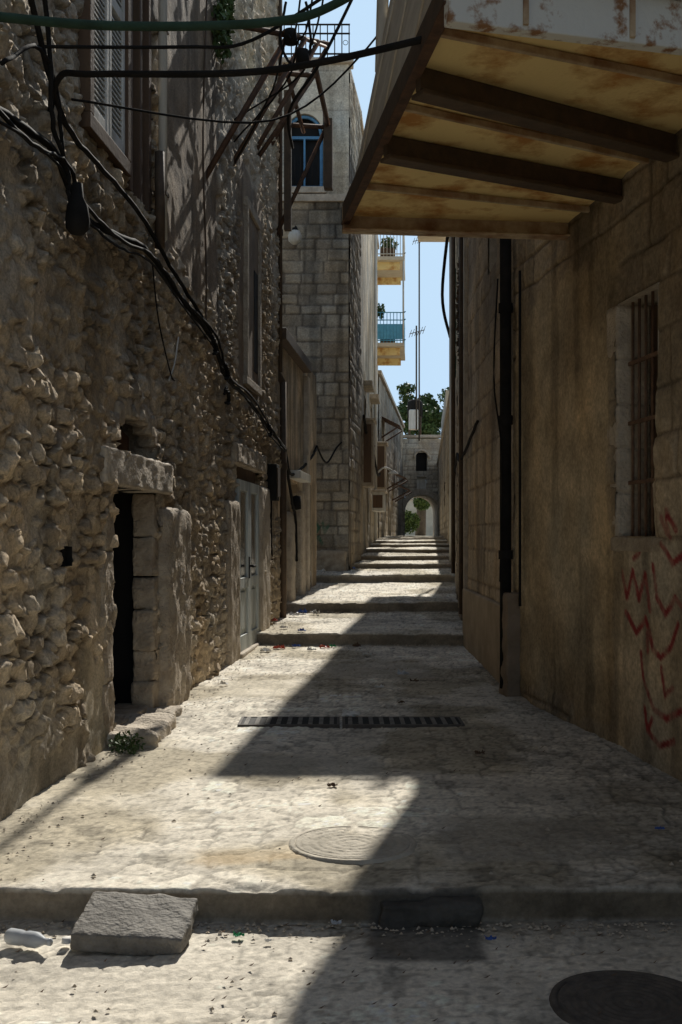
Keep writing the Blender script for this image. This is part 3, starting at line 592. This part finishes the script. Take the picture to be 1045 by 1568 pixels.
for i,(z0,z1) in enumerate([(1.6,1.9),(1.9,2.2),(2.2,2.5),(2.5,2.8),(2.8,3.17)]): rough_block(RW,'window_quoin',7.49,7.68-.06*(i%2),z0,z1-.004,-.22,.012,M_stonel,R1,90+i,.008,.035,.010)
rough_block(RW,'window_sill',6.75,7.6,1.50,1.6,-.3,.018,M_stone,R1,97,.01,.05,.02)
DR=empty('drain_pipe')
tube('pipe',[RW.P(9.9,.25,.09),RW.P(9.9,6.9,.09)],.052,M_blk,DR); tube('pipe_b',[RW.P(9.6,1.0,.05),RW.P(9.6,3.9,.05)],.012,M_blk,DR)
for z in (1.4,2.6,3.6): lathe('collar',[(.064,0),(.064,.08)],RW.P(9.9,z,.09),M_blk,DR)
rough_block(RW,'pipe_casing',9.72,9.96,.12,1.1,.0,.13,M_plasd,R1,99,.018,.03,.02)
cable('wall_cable',[RW.P(9.9,3.9,.16),RW.P(9.88,3.0,.2),RW.P(9.8,2.3,.15),RW.P(9.9,1.2,.14)],.008)
# BALCONY
BL=empty('overhanging_balcony')
zp=4.0
fo_,fw=(.03,8.33),(Rx(8.52),8.52); no_,nw=(.48,4.86),(Rx(5.28),5.28)
def lerp(a,b,t): return tuple(a[i]+(b[i]-a[i])*t for i in range(len(a)))
prism('deck',[fo_,fw,nw,no_],zp+.03,zp+.12,M_conc,BL)
for i,(a,b) in enumerate([(0.0,.3),(.3,.56),(.56,.8),(.8,1)]):
    p=[lerp(fo_,no_,a),lerp(fw,nw,a),lerp(fw,nw,b),lerp(fo_,no_,b)]
    prism('sheet_%d'%i,p,zp-.002*i,zp+.02,M_ochre,BL)
def beam(name,o,w,wd,z0,z1,m,ext=.0):
    d=Vector((w[0]-o[0],w[1]-o[1])).normalized(); nrm=Vector((-d.y,d.x))*wd/2
    o=(o[0]-d.x*ext,o[1]-d.y*ext)
    p=[(o[0]+nrm.x,o[1]+nrm.y),(w[0]+nrm.x,w[1]+nrm.y),(w[0]-nrm.x,w[1]-nrm.y),(o[0]-nrm.x,o[1]-nrm.y)]
    return prism(name,p,z0,z1,m,BL,.006)
beam('far_channel',fo_,fw,.06,3.88,4.08,M_och2,.02)
beam('far_channel_flange',(fo_[0],fo_[1]-.07),(fw[0],fw[1]-.07),.07,3.88,3.895,M_och2,.02)
for o,w in [((.26,6.62),(Rx(7.45),7.45)),((.39,5.66),(Rx(6.62),6.62))]:
    beam('joist_web',o,w,.04,3.87,3.995,M_brn); beam('joist_flange',o,w,.12,3.845,3.87,M_brn)
for (yo,yw) in [(7.5,8.05),(6.1,7.0),(5.2,5.9)]:
    beam('rib',(.02+.13*(8.35-yo),yo),(Rx(yw),yw),.03,3.95,3.992,M_och2)
beam('outer_fascia',no_,fo_,.04,3.95,4.10,M_brn,.0); beam('lip',no_,fo_,.06,3.935,3.95,M_rust)
beam('near_fascia',no_,nw,.07,3.84,4.06,M_wwash,.02); beam('near_fascia_cap',(no_[0],no_[1]-.05),(nw[0],nw[1]-.05),.12,4.06,4.12,M_wwash,.03); beam('near_board',(no_[0],no_[1]-.02),(nw[0],nw[1]-.02),.03,4.12,5.0,M_wwash)
for i in range(3):
    t=.2+.3*i; p=lerp(no_,nw,t); box('fascia_cleat',p[0]-.012,p[0]+.012,p[1]-.055,p[1]-.03,3.86,4.04,M_och2,BL)
def par(y,h):
    x=.06+.13*(8.33-y); return (x+.20*h,y,4.1+h)
n=7; v=[];f=[]
for i in range(n+1):
    y=8.3-3.4*i/n; v+=[par(y,0),par(y,1.9)]
for i in range(n): f.append((2*i,2*i+2,2*i+3,2*i+1))
po=mk('parapet_sheet',v,f,M_par,BL); so=po.modifiers.new('s','SOLIDIFY'); so.thickness=.02
for i in range(1,n+1,2):
    y=8.3-3.4*i/n; tube('sheet_seam',[(par(y,0)[0]-.012,y,4.1),(par(y,1.9)[0]-.012,y,6.0)],.008,M_par,BL,6)
tube('hand_rail',[par(8.32,1.92),par(4.88,1.92)],.03,M_brn,BL,8)
tube('corner_post',[(.30,8.36,5.1),(.36,8.36,7.4)],.045,M_wht,BL,8)
# ------------------------------------------------------------------ R2
R2=empty('tall_stone_house')
R2p=[(1.57,9.96),(1.61,14),(1.9,18),(2.95,29)]
W2=[Wall(R2p[i],R2p[i][1],R2p[i+1],R2p[i+1][1],(-1,0)) for i in range(3)]
masonry(W2[0],'wall_a',R2,np.linspace(9.96,14,190),np.arange(0,7.2,.022),.33,.55,.016,(.66,.52,.36),(.48,.38,.26),(.34,.26,.18),121,M_ash,[(11.2,11.9,4.4,6)],irr=.012,edge=.022,stain=.35,rough=.014)
masonry(W2[1],'wall_b',R2,np.linspace(14,18,120),np.arange(0,7.3,.03),.22,.3,.03,(.56,.46,.33),(.36,.29,.2),(.33,.26,.19),122,M_ash,[(15,15.9,.4,2.5),(14.8,15.9,3.9,5.6)],irr=.03,edge=.03,stain=.4)
masonry(W2[2],'wall_c',R2,np.linspace(18,29,200),np.arange(.3,9.6,.045),.25,.4,.02,(.60,.50,.37),(.43,.35,.25),(.34,.27,.2),123,M_ash,[(20,21,.7,2.8),(24,25,.9,3.0),(20,21.2,4.6,6.4)],irr=.02,edge=.03,stain=.4)
recess(W2[0],R2,11.2,11.9,4.4,6,.2,M_stonel,M_dark,'window'); recess(W2[1],R2,15,15.9,.4,2.5,.3,M_stonel,M_wood,'doorway'); recess(W2[1],R2,14.8,15.9,3.9,5.6,.2,M_stonel,M_dark,'window')
recess(W2[2],R2,20,21,.7,2.8,.3,M_stonel,M_wood,'doorway'); recess(W2[2],R2,24,25,.9,3.0,.3,M_stonel,M_wood,'doorway'); recess(W2[2],R2,20,21.2,4.6,6.4,.2,M_stonel,M_dark,'window')
wbox(W2[1],'pilaster',14.0,14.25,.1,7.1,-.02,.06,M_stonel,R2,.01)
wbox(W2[0],'base_course',9.98,14.1,.0,.95,0,.07,M_plas,R2,.02)
prism('core_near',[(1.95,9.92),(1.98,14),(2.25,17.9),(9,17.9),(9,9.92)],-.2,7.16,M_plas,R2)
prism('core_far',[(2.25,17.85),(3.3,29),(10,29),(10,17.85)],-.2,9.6,M_plas,R2)
prism('end_return',[(2.9,28.95),(10,28.95),(10,29.1),(2.96,29.1)],-.2,9.6,M_cream,R2)
prism('near_roof',[(1.50,9.96),(1.55,14),(1.82,17.85),(3,17.85),(3,9.96)],7.17,7.32,M_stonel,R2)
prism('roof_shadow_caster',[(.94,19.3),(2.1,30.2),(10,30.4),(10,19.1)],9.62,10.16,M_cream,R2)  # invented overhang, out of view, shaped to cast the long shadow edge on the paving
prism('upper_shadow_caster',[(1.72,15.45),(1.29,13.65),(1.05,12.7),(1.02,9.98),(1.7,9.98)],7.0,7.16,M_cream,R2)  # added slab hidden from the camera; skewed outline bounds the sunlit paving patch
wbox(W2[2],'green_shutter',19.85,20.0,4.6,6.4,0,.06,M_grn,R2); wbox(W2[2],'green_shutter',21.2,21.8,4.6,6.4,.0,.06,M_grn,R2)
tube('pipe',[W2[2].P(18.2,1,.08),W2[2].P(18.2,9.5,.08)],.035,M_brn,R2); tube('pipe',[W2[2].P(26,1,.08),W2[2].P(26,9.5,.08)],.05,M_wht,R2)
tube('pipe',[W2[1].P(14.4,.6,.08),W2[1].P(14.4,7,.08)],.03,M_brn,R2)
cable('wall_cable',[W2[0].P(12.5,2.9,.06),W2[1].P(14.5,2.6,.08),W2[1].P(16.8,2.85,.06),W2[2].P(19,2.6,.06),W2[2].P(22,3.0,.06),W2[2].P(26,3.0,.06)],.018,jit=.006)
leaves('creeper',[(1.62,14.7,4.6,.08,.35,.9)],1200,.04,mat('dry_creeper',(.12,.08,.05),(.07,.05,.03),bump=0),seed=14)
cable('roof_sling_cable',[W2[2].P(26,9.2,.1),W2[2].P(27.5,7.6,.3),W2[2].P(28.9,6.8,.1)],.04)
R3=empty('far_stone_house')
W3=Wall((2.95,29.1),29.1,(5.25,60),60,(-1,0))
masonry(W3,'wall',R3,np.linspace(29.1,60,220),np.arange(1.0,5.5,.07),.27,.42,.02,(.66,.58,.45),(.48,.41,.31),(.38,.32,.24),131,M_ash,[(33,34,1.4,3.5),(40,41,1.6,3.6)],irr=.02,edge=.03,stain=.3)
recess(W3,R3,33,34,1.4,3.5,.3,M_stonel,M_wood,'doorway'); recess(W3,R3,40,41,1.6,3.6,.3,M_stonel,M_wood,'doorway')
prism('core',[(3.3,29.2),(5.6,60),(12,60),(12,29.2)],-.2,5.45,M_plas,R3)
wbox(W3,'coping',29.1,60,5.48,5.6,-.5,.08,M_stonel,R3); wbox(W3,'upper_block',44,56,5.6,7.4,-3,-.1,M_cream,R3)
for (x,y,z0,z1) in [(3.1,44,7.4,13.6),(2.75,40.5,7.5,9.3)]:
    an=empty('tv_aerial'); tube('mast',[(x,y,z0-2),(x,y,z1)],.03,M_iron,an,6)
    tube('boom',[(x-.25,y,z1-.3),(x+.3,y,z1-.15)],.015,M_iron,an,6)
    for i in range(6): tube('element',[(x-.22+i*.1-.05,y,z1-.29+i*.027-.14),(x-.22+i*.1+.05,y,z1-.29+i*.027+.14)],.01,M_iron,an,5)
# ------------------------------------------------------------------ overhead cables
cable('overhead_cable',[(-1.66,6.3,3.9),(-1.55,6.1,4.12),(-1.3,5.95,4.08),(-.4,5.65,3.97),(.4,5.4,4.02),(.95,5.2,4.1),(1.6,5.0,4.35)],.018)
cable('overhead_cable',[(-1.8,5.3,4.1),(-1.2,5.8,4.27),(-.4,6.0,4.38),(.0,6.05,4.52),(.6,6.1,4.95)],.024,M_grn)
cable('overhead_cable',[(-1.72,6,4.25),(-.9,6.3,4.38),(-.5,6.3,4.42),(.1,6.2,4.75)],.010)
cable('overhead_cable',[(-1.6,6.6,4.2),(-.5,8,4.6),(.2,8.4,5.3),(.5,8.3,5.8)],.008)
cable('overhead_cable',[LW.P(14,6.5,.5),(-.6,13,6.6),(-.2,12.5,7.0),(.4,12,8.0)],.018)
random.seed(12)
for k in range(3):
    x0=-.6+.12*k
    cable('cable_tangle',[(-1.2,12.5,5.8+.25*k),(x0-.1,11.4,6.2+.05*k),(x0+.05,11,6.55-.06*k),(x0+.15,10.8,6.5+.08*k),(x0+.3,10.4,7.2)],.010,jit=.005)
cable('cable_tangle',[(-.55,11,6.9),(-.6,11,6.5),(-.45,11,6.25),(-.3,11,6.45),(-.35,11,6.9)],.014,jit=.006)
lathe('cable_connector',[(0,.09),(.06,.07),(.07,-.06),(0,-.08)],(-.5,11,6.55),M_blk)
lathe('cable_connector',[(0,.09),(.06,.07),(.07,-.06),(0,-.08)],(-.38,11,6.35),M_blk)
# ------------------------------------------------------------------ street fittings
def drain(name,x0,x1,y0,y1,z):
    g=empty(name)
    box('pit',x0,x1,y0,y1,z+.004,z+.008,M_dark,g)
    for (a,b,c_,d) in [(x0-.02,x1+.02,y0-.02,y0),(x0-.02,x1+.02,y1,y1+.02),(x0-.02,x0,y0,y1),(x1,x1+.02,y0,y1)]: box('frame',a,b,c_,d,z-.05,z+.013,M_iron,g)
    n=int((x1-x0)/.075)
    for i in range(n):
        xx=x0+(i+.5)*(x1-x0)/n; box('slat',xx-.016,xx+.016,y0,y1,z+.006,z+.013,M_conc,g)
drain('drain_grate',-.75,-.03,8.27,8.60,gz(8.4)+.003); drain('drain_grate',.03,.9,8.27,8.60,gz(8.4)+.003)
def manhole(c,r,m,d=.003,k=6):
    prof=[(r*1.14,-.03),(r*1.10,.001),(r*1.02,.002),(r*1.015,-.006),(r*1.0,-.006),(r*.99,.002)]
    for i in range(k):
        a=r*(1-(i+.25)/k*.92); prof+=[(a,.002),(a-.006,.002-d),(a-.014,.002-d),(a-.020,.002)]
    prof+=[(0,.002)]
    return lathe('manhole_cover',prof,c,m,seg=48)
manhole((.055,5.18,gz(5.18)+.010),.27,M_mhl); manhole((.98,3.72,gz(3.7)+.012),.25,M_iron,.004,8)
G=Wall((0,0),0,(1,0),1,(0,1))
sl=rough_block(G,'loose_concrete_slab',-.215,.215,-.035,.035,-.17,.17,M_conc,None,71,.016,.018,.012)
sl.location=(-.80,4.33,.095); sl.rotation_euler=(math.radians(9),math.radians(2),math.radians(-3))
b2=rough_block(G,'broken_kerb_stone',-.20,.20,-.05,.05,-.05,.05,mat('tarred_stone',(.10,.095,.085),(.05,.048,.043),bump=.9),None,72,.03,.02,.015); b2.location=(.36,4.51,.065)
bt=lathe('plastic_bottle',[(0,-.09),(.026,-.09),(.031,-.08),(.030,-.03),(.026,-.01),(.031,.01),(.030,.05),(.014,.085),(.012,.10),(.014,.102),(.014,.115),(0,.115)],(0,0,0),M_plastic,seg=18); bt.location=(-1.20,4.24,.065); bt.rotation_euler=(math.radians(88),0,math.radians(65))
lathe('bottle_cap',[(0,.01),(.018,.01),(.02,-.008)],(-1.05,4.25,.055),M_paper)
def crumple(name,c,s,m,seed):
    R=np.random.RandomState(seed); n=7; v=[];f=[]
    for i in range(n):
        for j in range(n): v.append((c[0]+(i/(n-1)-.5)*s*2+R.normal()*s*.12,c[1]+(j/(n-1)-.5)*s*1.4+R.normal()*s*.12,c[2]+abs(R.normal())*s*.35+.012))
    for i in range(n-1):
        for j in range(n-1): f.append((i*n+j,(i+1)*n+j,(i+1)*n+j+1,i*n+j+1))
    return mk(name,v,f,m)
L=[((-.40,4.33),.022,M_grnp),((-.28,4.28),.014,M_paper),((-.02,4.47),.02,M_plastic),((.08,8.66),.07,M_paper),((1.55,5.4),.022,M_bluep),((.58,4.3),.02,M_bluep),
 ((-.75,13.5),.07,M_red),((-.2,13.6),.06,M_red),((-.55,13.7),.05,M_bluep),((-.35,13.3),.05,M_paper),((-.9,13.2),.06,M_paper),((.3,12.8),.05,M_paper),((-.75,14.6),.05,M_paper),((-.1,13.7),.05,M_grnp),((-.6,17.1),.07,M_bluep),((-.4,17.0),.07,M_paper),((.35,10.2),.04,M_paper),((.62,11.1),.05,M_plastic),((-1.1,10.4),.04,M_paper),((-.45,23.6),.12,M_paper),((.2,25.2),.1,M_bluep),((-.95,15.6),.06,M_red),((.1,9.6),.03,M_paper),((.5,9.3),.03,M_wood),((-.05,6.3),.028,M_wood),((.9,7.2),.03,M_wood),((.7,10.6),.04,M_wood),((-.7,16.6),.07,M_paper),((-.5,14.2),.05,M_bluep),((.2,13.75),.05,M_wood)]
for i,((x,y),s,m) in enumerate(L): crumple('litter',(x,y,gz(y)),s,m,i)
R=np.random.RandomState(5); v=[];f=[]
def crumb(x,y,s):
    k=len(v); z=gz(y)+.004
    for (a,b,c_) in [(-1,-.8,0),(1,-.7,0),(.7,1,0),(-.8,.8,0),(0,0,1.1)]: v.append((x+a*s*R.uniform(.6,1.2),y+b*s*R.uniform(.6,1.2),z+c_*s*R.uniform(.5,1)))
    f.extend([(k,k+1,k+4),(k+1,k+2,k+4),(k+2,k+3,k+4),(k+3,k,k+4)])
for i in range(1300):
    y=R.uniform(3.2,16); side=R.rand()
    if side<.45: x=LWx(y)+.1+abs(R.normal())*.18
    elif side<.65: x=(Rx(y) if y<9.9 else 1.58)-.08-abs(R.normal())*.18
    else: x=R.uniform(-1.3,1.5)
    crumb(x,y,R.uniform(.003,.010)*(1.5 if R.rand()<.08 else 1))
for i in range(500): crumb(R.uniform(-1.5,1.8),4.5-abs(R.normal())*.09,R.uniform(.003,.010))
for e in (14,17.4):
    for i in range(160): crumb(R.uniform(-1.,1.5),e-.03-abs(R.normal())*.12,R.uniform(.005,.02))
mk('gravel',v,f,M_stonel)
v=[];f=[]
for i in range(140):
    x,y,s=R.uniform(-1.3,1.6),(R.uniform(3.3,4.5) if i%2 else R.uniform(5,14)),R.uniform(.006,.014); k=len(v)
    v+=[(x-s,y,gz(y)+.014),(x,y-s*.5,gz(y)+.018),(x+s,y,gz(y)+.026),(x,y+s*.5,gz(y)+.012)]; f.append((k,k+1,k+2,k+3))
mk('dry_leaf_litter',v,f,M_wood)
# ------------------------------------------------------------------ light
w=bpy.data.worlds.new('World'); scn.world=w; w.use_nodes=True; nt=w.node_tree
bg=nt.nodes['Background']; sk=nt.nodes.new('ShaderNodeTexSky'); sk.sky_type='NISHITA'; sk.sun_disc=False
d=Vector((.175,1.28,1)); el=math.atan2(1,math.hypot(.175,1.28)); sk.sun_elevation=el; sk.sun_rotation=math.atan2(.175,1.28); sk.air_density=1; sk.dust_density=.3; sk.ozone_density=1.5
ST=.14
g=nt.nodes.new('ShaderNodeVectorMath'); g.operation='MULTIPLY'; g.inputs[1].default_value=(1.65,1.35,1.08)
mn=nt.nodes.new('ShaderNodeVectorMath'); mn.operation='MINIMUM'
mn.inputs[1].default_value=(.56/ST,.76/ST,.97/ST)
nt.links.new(sk.outputs[0],g.inputs[0]); nt.links.new(g.outputs[0],mn.inputs[0]); nt.links.new(mn.outputs[0],bg.inputs['Color']); bg.inputs['Strength'].default_value=ST
sun=bpy.data.lights.new('sun','SUN'); sun.energy=5; sun.angle=math.radians(.5); sun.color=(1,.95,.86)
so=bpy.data.objects.new('sun',sun); scn.collection.objects.link(so); so.rotation_euler=(-d).to_track_quat('-Z','Y').to_euler()
cam=bpy.data.cameras.new('camera'); co=bpy.data.objects.new('camera',cam); scn.collection.objects.link(co); scn.camera=co
co.location=(0,0,1.6); co.rotation_euler=(math.radians(90),0,0)
cam.sensor_fit='VERTICAL'; cam.sensor_height=36; cam.lens=36*1700/1568; cam.shift_y=.0242; cam.clip_end=1500; cam.clip_start=.05
scn.view_settings.view_transform='Standard'; scn.view_settings.look='None'; scn.view_settings.exposure=0
